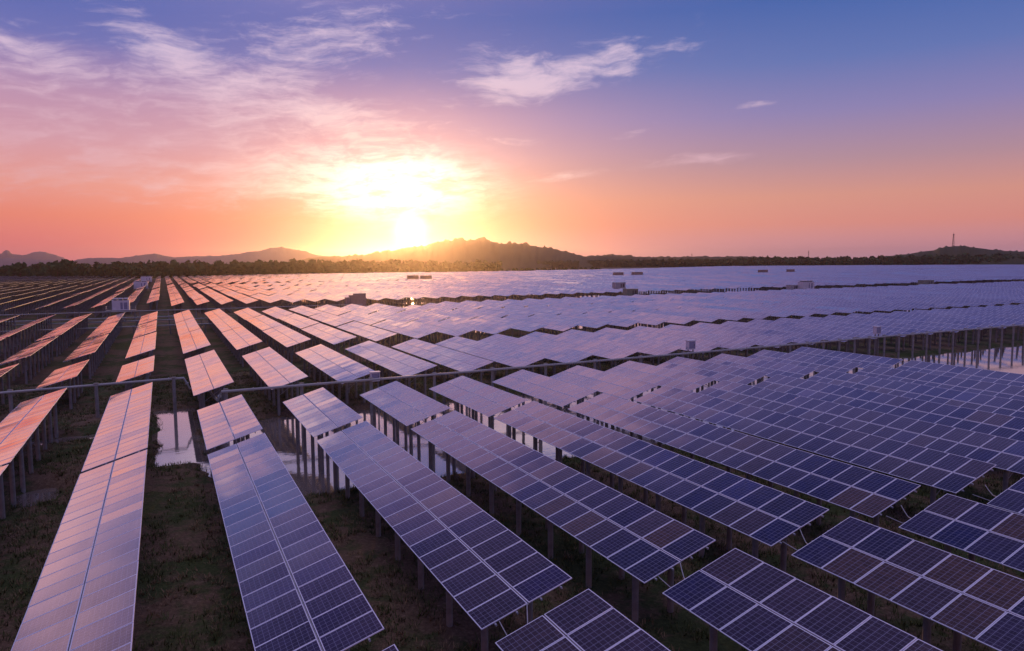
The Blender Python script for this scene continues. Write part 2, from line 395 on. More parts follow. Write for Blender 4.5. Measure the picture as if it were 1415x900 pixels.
# ------------------------------------------------------------------ solar tables
W, TILT = 3.96, R(16.36)
ZH = 4.30                                             # height of the raised edge
CT, ST_ = math.cos(TILT), math.sin(TILT)
MW = 1.95                                             # module length up the slope
def make_module(mp):
    b = MB(); w = mp-.022; t = .035; fw = .034; L = MW
    # frame: four bars standing 3 mm above the glass
    b.box(0, L, 0, fw, -t, .003, 1); b.box(0, L, w-fw, w, -t, .003, 1)
    b.box(0, fw, fw, w-fw, -t, .003, 1); b.box(L-fw, L, fw, w-fw, -t, .003, 1)
    e = .0005
    b.poly([(fw, fw, 0), (L-fw, fw, 0), (L-fw, w-fw, 0), (fw, w-fw, 0)], [(e, e), (e, 1-e), (1-e, 1-e), (1-e, e)], 0)
    # glass u runs along the row, v up the slope
    b.uv[-4:] = [(.034, .018), (.034, .982), (.966, .982), (.966, .018)]
    b.poly([(fw, fw, -.02), (fw, w-fw, -.02), (L-fw, w-fw, -.02), (L-fw, fw, -.02)], None, 2)
    return mesh_from("solar_module", b.v, b.f, [M_SOLAR, M_ALU, M_DARK], b.mi, b.uv)
def table_frame(b, n, mp, ys_posts, fr, posts=False, ends=True):
    L = n*mp
    for x in (.55, 1.45, 2.50, 3.40): b.box(x-.03, x+.03, -.10, L+.08, -.115, -.040, 0, fr)
    b.box(MW+.016, W-MW-.016, 0, L, -.06, -.028, 0, fr)
    for y in ys_posts: b.box(.25, 3.7, y-.035, y+.035, -.22, -.118, 0, fr)
def slope(p):                                          # table-plane coords (up-slope x, along y, normal z) to thing coords
    x, y, z = p; x -= W
    return (x*CT-z*ST_, y, ZH+x*ST_+z*CT)
ROT = (0, -TILT, 0)
POST_IN = (1.0, 3.05)                                 # where the two piles meet the slope
def post_mesh(k, n=12, depth=1.2):
    b = MB(); x = (POST_IN[k]-W)*CT; top = ZH+(POST_IN[k]-W)*ST_-.24
    b.tube([(0, 0, -depth), (0, 0, top)], .15, n)
    b.box(-.10, .10, -.06, .06, top, top+.14, 1)
    return mesh_from("post", b.v, b.f, [M_CONC, M_STEEL], b.mi, b.uv, False), x
PM = [post_mesh(0), post_mesh(1)]
def post_ys(n, mp):
    L = n*mp; c = max(3, round(L/3.75)); 
    return [L*(i+.5)/c for i in range(c)]
_frames = {}
MODM = {}
def frame_mesh(n, mp):
    if (n, mp) not in _frames:
        b = MB(); table_frame(b, n, mp, post_ys(n, mp), slope)
        for i, y in enumerate(post_ys(n, mp)):         # diagonal struts under the table
            if i % 2 == 0:
                x0 = (POST_IN[0]-W)*CT; x1 = (POST_IN[1]-W)*CT
                b.tube([(x0, y, 2.1), (x1, y, ZH+(POST_IN[1]-W)*ST_-.5)], .025, 5)
        _frames[(n, mp)] = mesh_from("support_frame", b.v, b.f, [M_STEEL, M_ALU], b.mi, b.uv)
    return _frames[(n, mp)]
_rows = {}
def row_mesh(n, mp, k):                                # half a table (one line of modules) for tables seen small
    key = (n, mp, k)
    if key not in _rows:
        b = MB(); x0 = 0 if k == 0 else W-MW; x1 = x0+MW; L = n*mp; uo = k*200
        P = lambda x, y, z: slope((x, y, z))
        b.poly([P(x0, 0, 0), P(x1, 0, 0), P(x1, L, 0), P(x0, L, 0)], [(uo, 0.0005), (uo, .9995), (uo+n, .9995), (uo+n, .0005)], 0)
        for q in ([(x0,0),(x1,0)], [(x1,0),(x1,L)], [(x1,L),(x0,L)], [(x0,L),(x0,0)]):
            (a, c), (d, e) = q; b.poly([P(a, c, -.04), P(d, e, -.04), P(d, e, -.001), P(a, c, -.001)], None, 1)
        b.poly([P(x0, 0, -.04), P(x0, L, -.04), P(x1, L, -.04), P(x1, 0, -.04)], None, 2)
        _rows[key] = mesh_from("module_row", b.v, b.f, [M_SOLAR, M_ALU, M_DARK], b.mi, b.uv, weld=False)
    return _rows[key]
_whole = {}
def whole_mesh(n, mp):                                  # a far table in one mesh, still with its frame and piles
    key = (n, mp)
    if key not in _whole:
        b = MB()
        for k in (0, 1):
            x0 = 0 if k == 0 else W-MW; x1 = x0+MW; L = n*mp; uo = k*200
            P = lambda x, y, z: slope((x, y, z))
            b.poly([P(x0, 0, 0), P(x1, 0, 0), P(x1, L, 0), P(x0, L, 0)], [(uo, 0.0005), (uo, .9995), (uo+n, .9995), (uo+n, .0005)], 0)
            for q in ([(x0,0),(x1,0)], [(x1,0),(x1,L)], [(x1,L),(x0,L)], [(x0,L),(x0,0)]):
                (a, c), (d, e) = q; b.poly([P(a, c, -.04), P(d, e, -.04), P(d, e, -.001), P(a, c, -.001)], None, 1)
            b.poly([P(x0, 0, -.04), P(x0, L, -.04), P(x1, L, -.04), P(x1, 0, -.04)], None, 2)
        for x in (.9, 3.0): b.box(x-.04, x+.04, 0, n*mp, -.16, -.05, 3, slope)
        for y in post_ys(n, mp):
            for k in (0, 1):
                x = (POST_IN[k]-W)*CT; b.tube([(x, y, -1.2), (x, y, ZH+(POST_IN[k]-W)*ST_-.1)], .15, 6, 4, False)
        _whole[key] = mesh_from("solar_table", b.v, b.f, [M_SOLAR, M_ALU, M_DARK, M_STEEL, M_CONC], b.mi, b.uv, weld=False)
    return _whole[key]

# the lattice: (row, y0, n_modules, module pitch, line name)
MP = 1.375
tables = []
def shear(r): return .30*min(max(r, 0), 6)-.9
def add(r, y0, n, mp, line, off=0.): tables.append([r, y0+shear(r)+off, n, mp, line])
for r in range(-1, 15):
    if r <= 11: add(r, 21.35-30.3+.05-.25*max(r-4,0) if r > 0 else 20.9-30.6, 19 if r > 0 else 22, 1.585 if r > 0 else MP, 'F')
for r in range(-2, 12): add(r, 22.35 if r > 0 else 21.3, 22, MP, 'A')
for r in range(-4, 1): add(r, 52.2 if r == 0 else 52.0, 21, MP, 'T')
for r in range(1, 12): add(r, 53.6, 11, MP, 'T')
for r in range(-6, 1): add(r, 89.3, 11, MP, 'B')
for r in range(1, 40): add(r, 76.4, 22, MP, 'B')
for r in range(-8, 60):
    ys0 = [112.6, 143.6, 174.9] if r <= 0 else ([114.3, 145.2, 176.1] if r < 5 else [115.6, 146.7, 178.2])
    for k, y in enumerate(ys0):
        n = 21 if r <= 0 else 22
        if r == 9 and k == 2: n = 13
        if r == 10 and k == 2: n = 17
        add(r, y, n, MP, 'C%d' % (k+1))
def far_depth(px):
    return float(np.interp(px, [-200, 0, 226, 400, 700, 880, 1000, 1200, 1500], [800, 800, 760, 860, 950, 1120, 1400, 1450, 1450]))
far_tables = []
for r in range(-60, 210):
    y = 247.0+(2.0 if r < 4 else 0)
    if r == 0: y = 268
    if r == -1: y = 258
    seq = []
    while y < 1500:
        if 486 < y < 515: y = 517 if r != 0 else 532
        seq.append(y); y += 31.0
    for k, y in enumerate(seq):
        X = r*PITCH_X
        q = project((X-2, y+15, ZH+float(rise(X))))
        if q is None: continue
        # the far edge of the plant
        if q[2] > far_depth(q[0]): continue
        tables.append([r, y, 22, MP, 'D%d' % (int((y-240)//31)+1)])

def in_view(t):
    r, y0, n, mp, _ = t; X = r*PITCH_X; z = ZH+float(rise(X)); L = n*mp; pts = []
    for s in np.linspace(0, 1, 9):
        for x, zz in ((X, z), (X-3.8, z-1.1)):
            q = project((x, y0+L*s, zz))
            if q and -1 < q[0] < 1416 and -5 < q[1] < 901: pts.append(q)
    return pts
cand = []
for t in tables:
    v = in_view(t)
    if v:
        d = math.hypot(t[0]*PITCH_X-CAM.x, max(t[1], 0)+t[2]*t[3]/2); cand.append((d, t, v))
cand.sort(key=lambda k: k[0])
single, mass = cand[:300], cand[300:]

ORD = "first second third fourth fifth sixth seventh eighth ninth tenth eleventh twelfth thirteenth fourteenth fifteenth sixteenth seventeenth eighteenth nineteenth".split()
TENS = {20: "twenti", 30: "thirti", 40: "forti", 50: "fifti", 60: "sixti", 70: "seventi", 80: "eighti", 90: "nineti"}
def ordinal(n):
    if n < 20: return ORD[n-1]
    t, u = n//10*10, n % 10
    return TENS[t]+"eth" if u == 0 else TENS[t][:-1]+"y-"+ORD[u-1]
LINES = {'F': "line cut by the bottom edge", 'A': "nearest full line", 'T': "line ending at the near pipe", 'B': "line just behind the near pipe",
         'C1': "line just behind the dark openings", 'C2': "middle line before the dark lane", 'C3': "last line before the dark lane",
         'D1': "line just beyond the dark lane", 'D2': "second line beyond the dark lane", 'D3': "third line beyond the dark lane"}
for _k in range(4, 60): LINES['D%d' % _k] = ordinal(_k)+" line beyond the dark lane"
order = {}
for d, t, v in single: order.setdefault(t[4], []).append((t[0], id(t)))
rank = {}
for k, lst in order.items():
    for i, (_, tid) in enumerate(sorted(lst)): rank[tid] = (i+1, len(lst))
def tint_word(v):
    cx = sum(p[0] for p in v)/len(v); cy = sum(p[1] for p in v)/len(v)
    if cx < 330 and cy > 640: return "rosy brown" if cx < 200 else "violet blue"
    if cy > 560: return "violet blue" if cx < 600 else "dark blue"
    if cx < 640: return "pink"
    if cx < 900: return "mauve"
    return "blue"

cable_n = 0
for d, t, v in single:
    r, y0, n, mp, line = t
    X = r*PITCH_X; zg = float(rise(X))
    i, tot = rank[id(t)]
    size = "half-length" if n <= 13 else "long"
    lab = "%s %s solar table, %s from left in the %s" % (tint_word(v), size, ordinal(i), LINES[line])
    zj = random.uniform(-.06, .06); aj = random.uniform(-.006, .006)
    detail = line in ('F', 'A', 'T') and r >= -1
    mid = line in ('B',) or line in ('A', 'T') or (line == 'C1' and r <= 6)
    if not (detail or mid):
        o = obj("solar_table", whole_mesh(n, mp), None, (X, y0, zg+zj), (0, aj, 0))
        o.rotation_euler = (0, random.gauss(0, .014), 0); tag(o, lab, "solar table", "solar tables standing on piles over the wet field"); continue
    root = thing("solar_table", lab, "solar table", (X, y0, zg+zj), 0, "solar tables standing on piles over the wet field")
    if detail:
        if mp not in MODM: MODM[mp] = make_module(mp)
        for k in (0, 1):
            x0 = 0 if k == 0 else W-MW
            for j in range(n):
                bow = .004*math.sin(j*1.7+r)+random.uniform(-.003, .003)
                obj("solar_module", MODM[mp], root, slope((x0, j*mp+.011, bow)), (random.uniform(-.003, .003), -TILT+random.uniform(-.003, .003), 0))
    else:
        for k in (0, 1): obj("module_row", row_mesh(n, mp, k), root, (0, 0, 0))
    obj("support_frame", frame_mesh(n, mp), root, (0, 0, -.012))
    py_ = post_ys(n, mp)
    for y in py_:
        for k in (0, 1):
            q = project((X+PM[k][1], y0+y, 2))
            if q is None or q[0] < -30 or q[0] > 1445 or q[1] > 960: continue
            obj("post", PM[k][0], root, (PM[k][1], y, 0), (0, 0, random.uniform(0, 6)))
    if line in ('F',) and r >= 1 and y0+n*mp > 15:     # slack cables bridging to the next table
        b = MB(); L = n*mp
        p0 = Vector(slope((1.3, L-.05, -.1))); p1 = Vector(slope((1.9, L+1.15, -.1)))
        mid_ = (p0+p1)/2+Vector((0, 0, -.28)); b.tube([p0, (p0+mid_)/2+Vector((0,0,-.1)), mid_, (p1+mid_)/2+Vector((0,0,-.02)), p1], .022, 6)
        b.build("cable", M_CABLE, root)
        b = MB(); p0 = Vector(slope((.5, L-.05, -.1))); p1 = Vector(slope((.7, L+1.15, -.14))); b.tube([p0, p1], .018, 6)
        b.build("cable", M_CABLE, root)

# the rest of the plant, thousands of tables that run to the horizon
V, Fc, UV, MI = [], [], [], []
def quad(a, b, c, d, uv, mi):
    k = len(V); V.extend((a, b, c, d)); Fc.append((k, k+1, k+2, k+3)); UV.extend(uv); MI.append(mi)
Z4 = [(0, 0)]*4
for d, t, v in mass:
    r, y0, n, mp, line = t; X = r*PITCH_X; zg = float(rise(X))+random.uniform(-.22, .22); L = n*mp
    ti = TILT+random.gauss(0, .032); ct, st_ = math.cos(ti), math.sin(ti); uo = random.randrange(0, 4000)
    S = lambda x, y, z: (X+(x-W)*ct-z*st_, y0+y, zg+ZH+(x-W)*st_+z*ct)
    for k in (0, 1):
        x0 = 0 if k == 0 else W-MW; x1 = x0+MW
        quad(S(x0,0,0), S(x1,0,0), S(x1,L,0), S(x0,L,0), [(uo+k*30, k+.0005), (uo+k*30, k+.9995), (uo+k*30+n, k+.9995), (uo+k*30+n, k+.0005)], 0)
    quad(S(0,0,-.08), S(0,L,-.08), S(W,L,-.08), S(W,0,-.08), Z4, 1)
    quad(S(0,0,-.08), S(W,0,-.08), S(W,0,-.001), S(0,0,-.001), Z4, 1)
    quad(S(W,0,-.08), S(W,L,-.08), S(W,L,-.001), S(W,0,-.001), Z4, 2)
    quad(S(0,L,-.08), S(0,0,-.08), S(0,0,-.001), S(0,L,-.001), Z4, 2)
    if d < 620 and (r < 6 or y0 < 262 or 500 < y0 < 560):
        for y in post_ys(n, mp):
            for xx in POST_IN:
                px_, py_, pz = S(xx, y, -.1)
                for (ax, ay, bx, by) in ((-.14,-.14,.14,-.14), (.14,-.14,.14,.14), (.14,.14,-.14,.14), (-.14,.14,-.14,-.14)):
                    quad((px_+ax, py_+ay, zg-1), (px_+bx, py_+by, zg-1), (px_+bx, py_+by, pz), (px_+ax, py_+ay, pz), Z4, 3)
me = np_mesh("far_solar_field", np.array(V), np.array(Fc), [M_SOLAR, M_DARK, M_ALU, M_CONC], np.array(UV))
me.polygons.foreach_set('material_index', np.array(MI, dtype=np.int32))
tag(obj("far_solar_field", me), "thousands of far solar tables running to the treeline", "solar tables", kind='stuff')
print("tables", len(tables), "single", len(single), "mass", len(mass), {k: len(v) for k, v in order.items()})

# ------------------------------------------------------------------ pipes on piles
def pipeline(label, segs, post_x, zp, y_of, r=.13, prs=.17, group=None):
    p = thing("pipeline", label, "pipe", (segs[0][0], segs[0][1], 0), 0, group)
    ox, oy = segs[0][0], segs[0][1]
    b = MB(); pts = [(x-ox, y-oy, z) for x, y, z in segs]; b.tube(pts, r, 10)
    b.box(0, 0.01, -.01, .01, pts[0][2]-.02, pts[0][2]-.01)
    for (xa, ya, za), (xb_, yb, zb) in zip(pts[:-1], pts[1:]):
        A, B_ = Vector((xa, ya, za)), Vector((xb_, yb, zb)); nseg = max(1, int((B_-A).length//6))
        for k in range(nseg):
            c0 = A.lerp(B_, (k+.5)/nseg); dd = (B_-A).normalized()*.045; b.tube([c0-dd, c0+dd], r*1.45, 10)
    b.build("pipe", M_PIPE, p)
    for x in post_x:
        y = y_of(x); z0 = float(rise(x)); b = MB()
        b.tube([(0, 0, -1.2), (0, 0, zp+z0-r+.25)], prs, 10); b.box(-.22, .22, -.22, .22, zp+z0-r+.25, zp+z0-r+.33)
        obj("post", mesh_from("post", b.v, b.f, M_CONC, b.mi, b.uv), p, (x-ox, y-oy+.32, 0))
    return p
PZ = 3.80
near_post = [6.5+7.3*i for i in range(11)]+[86+3.72*i for i in range(44)]
segs = [(5.4, 84.6, 2.55), (5.5, 80.0, 2.6), (5.8, 75.0, 2.7), (6.1, 73.6, PZ)]+[(x, 73.6+min(max(x-25, 0)*.045, 3.6)*.55, PZ+float(rise(x))) for x in np.linspace(12, 250, 36)]
def ynear(x): return 73.6+min(max(x-25, 0)*.045, 3.6)*.55
pipeline("grey pipe on concrete posts crossing the pond between the solar tables", segs, near_post, PZ, ynear)
pipeline("grey pipe on tall posts at the left, behind the nearest pink tables", [(-46, 81.5, PZ), (-20, 82.5, PZ), (0, 84.4, PZ), (3.0, 84.6, PZ), (3.6, 84.65, 2.55), (5.2, 84.7, 2.55)],
         [-34.5, -27.2, -19.9, -12.6, -5.3, 2.0], PZ, lambda x: 84.3+(x)*.07-.3)
for j, (lab, y, z, xa, xb) in enumerate([
        ("farthest of the four thin pipes at the left, beside the white cabin", 228., 3.0, -60, 60),
        ("second farthest of the four thin pipes crossing the left aisles", 210., 2.4, -60, 8),
        ("third farthest of the four thin pipes crossing the left aisles", 197., 2.4, -60, 12),
        ("nearest of the four thin pipes crossing the far left aisles", 179., 2.4, -60, 12)]):
    pipeline(lab, [(xa, y+1, z), ((xa+xb)/2, y, z), (xb, y-.5, z)], [x for x in np.arange(xa+3, xb, 7.44)], z, lambda x, y=y: y, .14, .14, "thin pipes crossing the left aisles")

# ------------------------------------------------------------------ cabins, cabinets
def cabin(label, loc, w, d, h, deck, mats, vents=3, balcony=True, rz=0, posts=True, group=None):
    t = thing("equipment_cabin", label, "equipment cabin", loc, rz, group); body, dark, doorm = mats
    b = MB(); b.box(-w/2, w/2, -d/2, d/2, deck, deck+h); b.box(-w/2-.05, w/2+.05, -d/2-.05, d/2+.05, deck+h, deck+h+.12)
    for k in range(9):
        x = -w/2+w*(k+.5)/9; b.box(x-.03, x+.03, -d/2-.03, -d/2-.002, deck+.1, deck+h-.1)
    b.build("body", body, t)
    b = MB(); pe = 1.6 if balcony else .35; b.box(-w*.5-pe, w*.5+pe, -d/2-1.0, d/2+.6, deck-.22, deck-.004); b.build("platform", M_CONC, t)
    if vents:
        for k in range(vents):
            x = (k-(vents-1)/2)*w/vents*.92; b = MB()
            b.box(x-w/vents*.30, x+w/vents*.30, -d*.35, d*.35, deck+h+.122, deck+h+.45, 1)
            b.box(x-w/vents*.40, x+w/vents*.40, -d*.42, d*.42, deck+h+.452, deck+h+.75, 0)
            b.build("roof_vent", [body, dark], t)
    for x, wd in ((w*.28, .9), (w*.05, .6)):
        b = MB(); b.box(x-wd/2, x+wd/2, -d/2-.045, -d/2-.034, deck+.25, deck+h*.82)
        dr = b.build("door", doorm, t)
        b = MB(); b.box(x+wd/2-.16, x+wd/2-.10, -d/2-.10, -d/2-.047, deck+h*.45, deck+h*.55); b.build("handle", dark, dr)
    if balcony:
        for sgn in (-1, 1):
            b = MB(); x0 = sgn*(w/2+.15); x1 = sgn*(w/2+1.55); y0 = -d/2-.95; y1 = d/2+.5
            for (a, c) in ((x0, y0), (x1, y0), (x1, y1), (x0, y1)): b.box(a-.04, a+.04, c-.04, c+.04, deck, deck+1.15)
            for z in (.6, 1.1):
                b.box(min(x0, x1), max(x0, x1), y0-.03, y0+.03, deck+z, deck+z+.05); b.box(x1-.03, x1+.03, y0, y1, deck+z, deck+z+.05)
            b.build("railing", M_STEEL, t)
    if posts:
        for x in (-w/2-1.2, -w/6, w/6, w/2+1.2):
            for y in (-d/2-.5, d/2+.2):
                b = MB(); b.tube([(x, y, -1.2), (x, y, deck-.225)], .17, 8); b.build("post", M_CONC, t)
    return t
def at(px, Y):                                        # X of the spot seen at column px and ground distance Y
    a, _ = bearing(px, 420); return CAM.x+Y*math.tan(a)
WB = (M_WHITE, M_DARK, M_DOOR); BB = (M_BROWNBOX, M_DARK, M_BROWNBOX); GB = (M_GREENBOX, M_DARK, M_DARK)
cabin("white blue equipment cabin with three roof vents on a railed platform", (at(167, 231), 231, 0), 4.4, 2.6, 2.7, 3.3, WB)
cabin("pale equipment cabin far up the left aisle, behind the white one", (at(196, 478), 478, 0), 7.5, 2.8, 4.0, 2.0, WB, 2)
cabin("pale cabin among the rows below the treeline, farthest at the left", (at(204, 640), 640, 0), 8.0, 2.8, 4.0, 2.4, WB, 2, False)
c2 = cabin("tall brown equipment cabin in the dark lane behind the pink tables", (at(494, 231), 231, 0), 5.0, 2.8, 3.4, 2.4, BB, 0, False)
b = MB(); b.box(-1.2, 2.7, -.9, 1.0, 5.93, 6.45); b.build("roof_unit", M_BROWNBOX, c2)
b = MB(); b.box(-3.9, -2.56, -1.2, 1.2, 2.4, 5.2); b.build("side_cabinet", M_BROWNBOX, c2)
FB = "dark cabins far out among the solar tables"
cabin("low brown cabin with a step, left of the two by the sun", (at(571, 510), 510, 1.3), 8.4, 3., 2.6, 3.4, BB, 0, False, group=FB)
cabin("low brown cabin, right of the two below the setting sun", (at(589, 510), 510, 1.3), 8.4, 3., 2.3, 3.4, BB, 0, False, group=FB)
cabin("dark grey cabin with flat roof above the green cabinet", (at(855, 268), 268, 0), 5.5, 2.8, 2.4, 4.6, (M_STEEL, M_DARK, M_DARK), 0, False)
cabin("green grey cabinet standing in the far dark lane", (at(871, 233), 233, 0), 5.6, 2.8, 2.6, 2.9, GB, 0, False)
c7 = cabin("white boxy cabin at the far dark lane, right of the middle", (at(1113, 232), 232, .4), 7.6, 3.0, 3.2, 3.2, WB, 2, False)
cabin("small grey cabin left of the white boxy cabin on the lane", (at(1094, 233), 233, .4), 5., 2.6, 2.0, 3.0, (M_STEEL, M_DARK, M_DARK), 0, False)
cabin("dark cabin at the lane below the tower hill, at the right", (at(1278, 232), 232, .8), 9., 3.0, 2.2, 3.2, GB, 0, False)
for lab, px, Y, w_ in [("faint dark cabin, left one of the pair right of the hill foot", 854, 506, 9), ("faint dark cabin, right one of the pair right of the hill foot", 880, 506, 10),
                  ("thin dark cabin, left one of the pair far beyond the white cabin", 1053, 506, 10), ("thin dark cabin, right one of the pair far beyond the white cabin", 1091, 506, 8)]:
    X = at(px, Y); cabin(lab, (X, Y, float(rise(X))), w_, 3.2, 2.2, 4.4, BB, 0, False, posts=False, group=FB)

def junction_box(label, x, y, z, s=1.0):
    t = thing("junction_box", label, "junction box", (x, y, 0), 0)
    b = MB(); b.box(-.5*s, .5*s, -.25*s, .25*s, z, z+1.0*s); b.box(-.56*s, .56*s, -.32*s, .32*s, z+1.0*s, z+1.07*s); b.build("cabinet", M_WHITE, t)
    b = MB(); b.box(-.42*s, .42*s, -.27*s, -.253*s, z+.12*s, z+.9*s); dd = b.build("door", M_DOOR, t)
    b = MB(); b.box(.28*s, .33*s, -.31*s, -.272*s, z+.45*s, z+.6*s); b.build("handle", M_DARK, dd)
    for sx in (-.35, .35):
        b = MB(); b.tube([(sx*s, 0, -1.1), (sx*s, 0, z-.002)], .09, 8); b.build("post", M_CONC, t)
junction_box("small white junction box beside the near pipe, left of centre", 21.9, 75.2, 3.35, 1.0)
junction_box("white junction box above the near pipe among the blue tables", 68.2, 77.2, 3.9, 1.25)
junction_box("small white junction box at the right end of the near pipe", 108.7, 77.6, 4.1, 1.2)

# ------------------------------------------------------------------ masts and tower
def lattice(label, px, dist, base_z, h, w0, w1, name="lattice_tower", cat="tower"):
    a, _ = bearing(px, 360); x = CAM.x+dist*math.sin(a); y = dist*math.cos(a)
    t = thing(name, label, cat, (x, y, base_z), R(20)); b = MB(); c = [(-1,-1), (1,-1), (1,1), (-1,1)]
    for sx, sy in c: 
        bb = MB(); bb.tube([(sx*w0/2, sy*w0/2, 0), (sx*w1/2, sy*w1/2, h*.92)], w0*.05+.10, 5); bb.build("leg", M_REDPAINT, t)
    for k in range(9):
        z0 = h*.92*k/9; z1 = h*.92*(k+1)/9; r0 = (w0+(w1-w0)*k/9)/2; r1 = (w0+(w1-w0)*(k+1)/9)/2
        for i in range(4):
            p, q = c[i], c[(i+1) % 4]
            b.tube([(p[0]*r0, p[1]*r0, z0), (q[0]*r1, q[1]*r1, z1)], .10, 4); b.tube([(q[0]*r0, q[1]*r0, z0), (p[0]*r1, p[1]*r1, z1)], .10, 4)
    b.build("bracing", M_REDPAINT, t)
    b = MB(); b.tube([(0, 0, h*.82), (0, 0, h*.90)], w1*.9+.5, 10); b.build("platform", M_REDPAINT, t)
    b = MB(); b.tube([(0, 0, h*.90), (0, 0, h*1.02)], .35, 6); b.build("antenna", M_REDPAINT, t)
# ------------------------------------------------------------------ hills, built as ridges of real size
def ridge(name, pts, dist, depth, mt, label=None, base=-20., seed=1, rough=1.0, dist_fn=None):
    # pts: (column, row) of the skyline; each is placed at its own distance and real height
    xs_ = np.arange(pts[0][0], pts[-1][0]+.1, 2.5)
    sk = np.interp(xs_, [p[0] for p in pts], [p[1] for p in pts])
    sk = sk+(vnoise(xs_, xs_*0, 6, seed)-.5)*1.3*rough+(vnoise(xs_, xs_*0, 14, seed+1)-.5)*1.2*rough
    T = np.concatenate([-np.linspace(1, .08, 9), [0], np.linspace(.1, 1, 6)])
    Vv = []
    for i, (px, py) in enumerate(zip(xs_, sk)):
        a, e = bearing(px, py); dd = dist_fn(px) if dist_fn else dist
        H = CAM.z+dd*math.tan(e)
        for t in T:
            q = dd+t*depth
            prof = (math.cos(math.pi*min(1, abs(t)))*.5+.5)
            hh = base+(H-base)*prof*(1+ (vnoise(px*3., t*40, 9, seed+3)-.5)*.25*(abs(t) > .01)*rough)
            Vv.append((CAM.x+q*math.sin(a), q*math.cos(a), hh))
    k = len(T); n = len(xs_); id_ = np.arange(n*k).reshape(n, k)
    Ff = np.stack([id_[:-1, :-1], id_[1:, :-1], id_[1:, 1:], id_[:-1, 1:]], -1).reshape(-1, 4)
    o = obj(name, np_mesh(name, np.array(Vv), Ff, mt, smooth=True)); tag(o, label, kind='structure'); return o
ridge("mountain", [(-60,356),(-10,352),(3,350),(6,346),(12,346),(16,351),(30,353),(38,352),(48,348),(58,348),(72,351),(86,356),(100,362),(130,366)], 6200, 900, M_ROCK, seed=3, rough=.5)
ridge("far_hills", [(-40,360),(10,357),(60,359),(100,361),(118,357),(140,356),(165,357),(200,352),(215,351),(240,356),(270,354),(300,354),(330,351),(345,348),(358,347),(372,343),(390,342),(408,345),(420,348),(440,353),(470,356),(520,362)], 4300, 800, M_ROCK, seed=5, rough=.6)
ridge("hill", [(400,362),(440,356),(475,354),(505,352),(540,347),(560,343),(590,340),(610,334),(640,332),(652,334),(658,331),(664,328),(670,329),(678,334),(690,337),(710,337),(730,339),(760,344),(790,350),(805,354),(830,354),(842,352),(856,353),(875,355),(920,356),(960,357)], 3000, 650, M_HILL, seed=7, rough=1.0)
ridge("right_hills", [(800,357),(835,354),(860,354),(900,356),(960,354.5),(1010,355),(1060,355.5)], 2500, 300, M_HILL, seed=11, rough=.8)
ridge("tower_hill", [(1170,361),(1230,354),(1262,350),(1290,346),(1304,342),(1318,340),(1335,341),(1352,343),(1390,347),(1440,349),(1500,352)], 2050, 300, M_HILL, seed=13, rough=.7)
a_, e_ = bearing(1316, 341); tz = CAM.z+2050*math.tan(e_)
lattice("red and white lattice tower on the hill at the right", 1316, 2050, tz-2, 36, 4.2, 1.3)
lattice("thin far mast, left of the two behind the trees", 956, 2600, 10, 38, 2.2, 1.4, "radio_mast", "mast")
lattice("thin far mast, right of the two behind the trees", 1117, 2400, 10, 42, 2.2, 1.4, "radio_mast", "mast")

# ------------------------------------------------------------------ belts of trees
def woodland(name, label, path, hts, rows, gap, seed, leaf=2.2):
    rg = np.random.default_rng(seed); Vv = []; n = 0
    P = np.array(path, float)                          # (px, depth)
    px = P[0, 0]
    pos = []
    while px < P[-1, 0]:
        dd = np.interp(px, P[:, 0], P[:, 1]); a, _ = bearing(px, 360)
        for k in range(rows):
            ap = a+rg.normal(0, gap*.4)/dd; dist = dd/math.cos(ap-YAW)+k*9+rg.uniform(-4, 4)
            h = np.interp(px, [q[0] for q in hts], [q[1] for q in hts])*(rg.uniform(.6, 1.03) if k < rows-1 else rg.uniform(.82, 1.08))*(.72+.28*k/(max(rows-1, 1)))
            pos.append((CAM.x+dist*math.sin(ap), dist*math.cos(ap), h))
        px += gap/dd*F_PX
    quads = []
    for x, y, h in pos:
        z0 = float(rise(x)); rx = h*rg.uniform(.26, .40); m_ = int(rg.integers(55, 75))
        u = rg.normal(size=(m_, 3)); u /= np.linalg.norm(u, axis=1)[:, None]; u *= rg.uniform(.55, 1.0, (m_, 1))
        c = np.array([x, y, z0+h*.55])+u*np.array([rx, rx, h*.47])
        c[:, 2] = np.maximum(c[:, 2], z0+.5)
        nrm = u+rg.normal(0, .5, (m_, 3)); nrm /= np.linalg.norm(nrm, axis=1)[:, None]
        t1 = np.cross(nrm, rg.normal(size=(m_, 3))); t1 /= np.linalg.norm(t1, axis=1)[:, None]; t2 = np.cross(nrm, t1)
        s = leaf*rg.uniform(.6, 1.5, (m_, 1))
        quads.append(np.stack([c-t1*s-t2*s, c+t1*s-t2*s*.8, c+t1*s*.8+t2*s, c-t1*s+t2*s*.9], 1))
    Q = np.concatenate(quads); Vv = Q.reshape(-1, 3); Ff = np.arange(len(Vv)).reshape(-1, 4)
    o = obj(name, np_mesh(name, Vv, Ff, M_WOOD)); tag(o, label, "woodland", kind='stuff'); return o
woodland("treeline", "long dark belt of trees beyond the left half of the solar field",
         [(-70,900),(60,880),(215,850),(300,900),(400,960),(560,1020),(690,1060)],
         [(-70,18),(40,17.5),(75,20),(90,20),(110,18.5),(200,20),(300,21),(400,22),(500,21),(600,20),(720,16)], 5, 7.0, 21)
woodland("right_treeline", "long green belt of trees beyond the right half of the solar field",
         [(690,2700),(800,2500),(870,1900),(1000,1640),(1500,1560)], [(690,20),(870,20),(1000,20),(1060,25),(1130,22),(1200,23),(1300,27),(1500,26)], 5, 9.0, 22, 3.2)
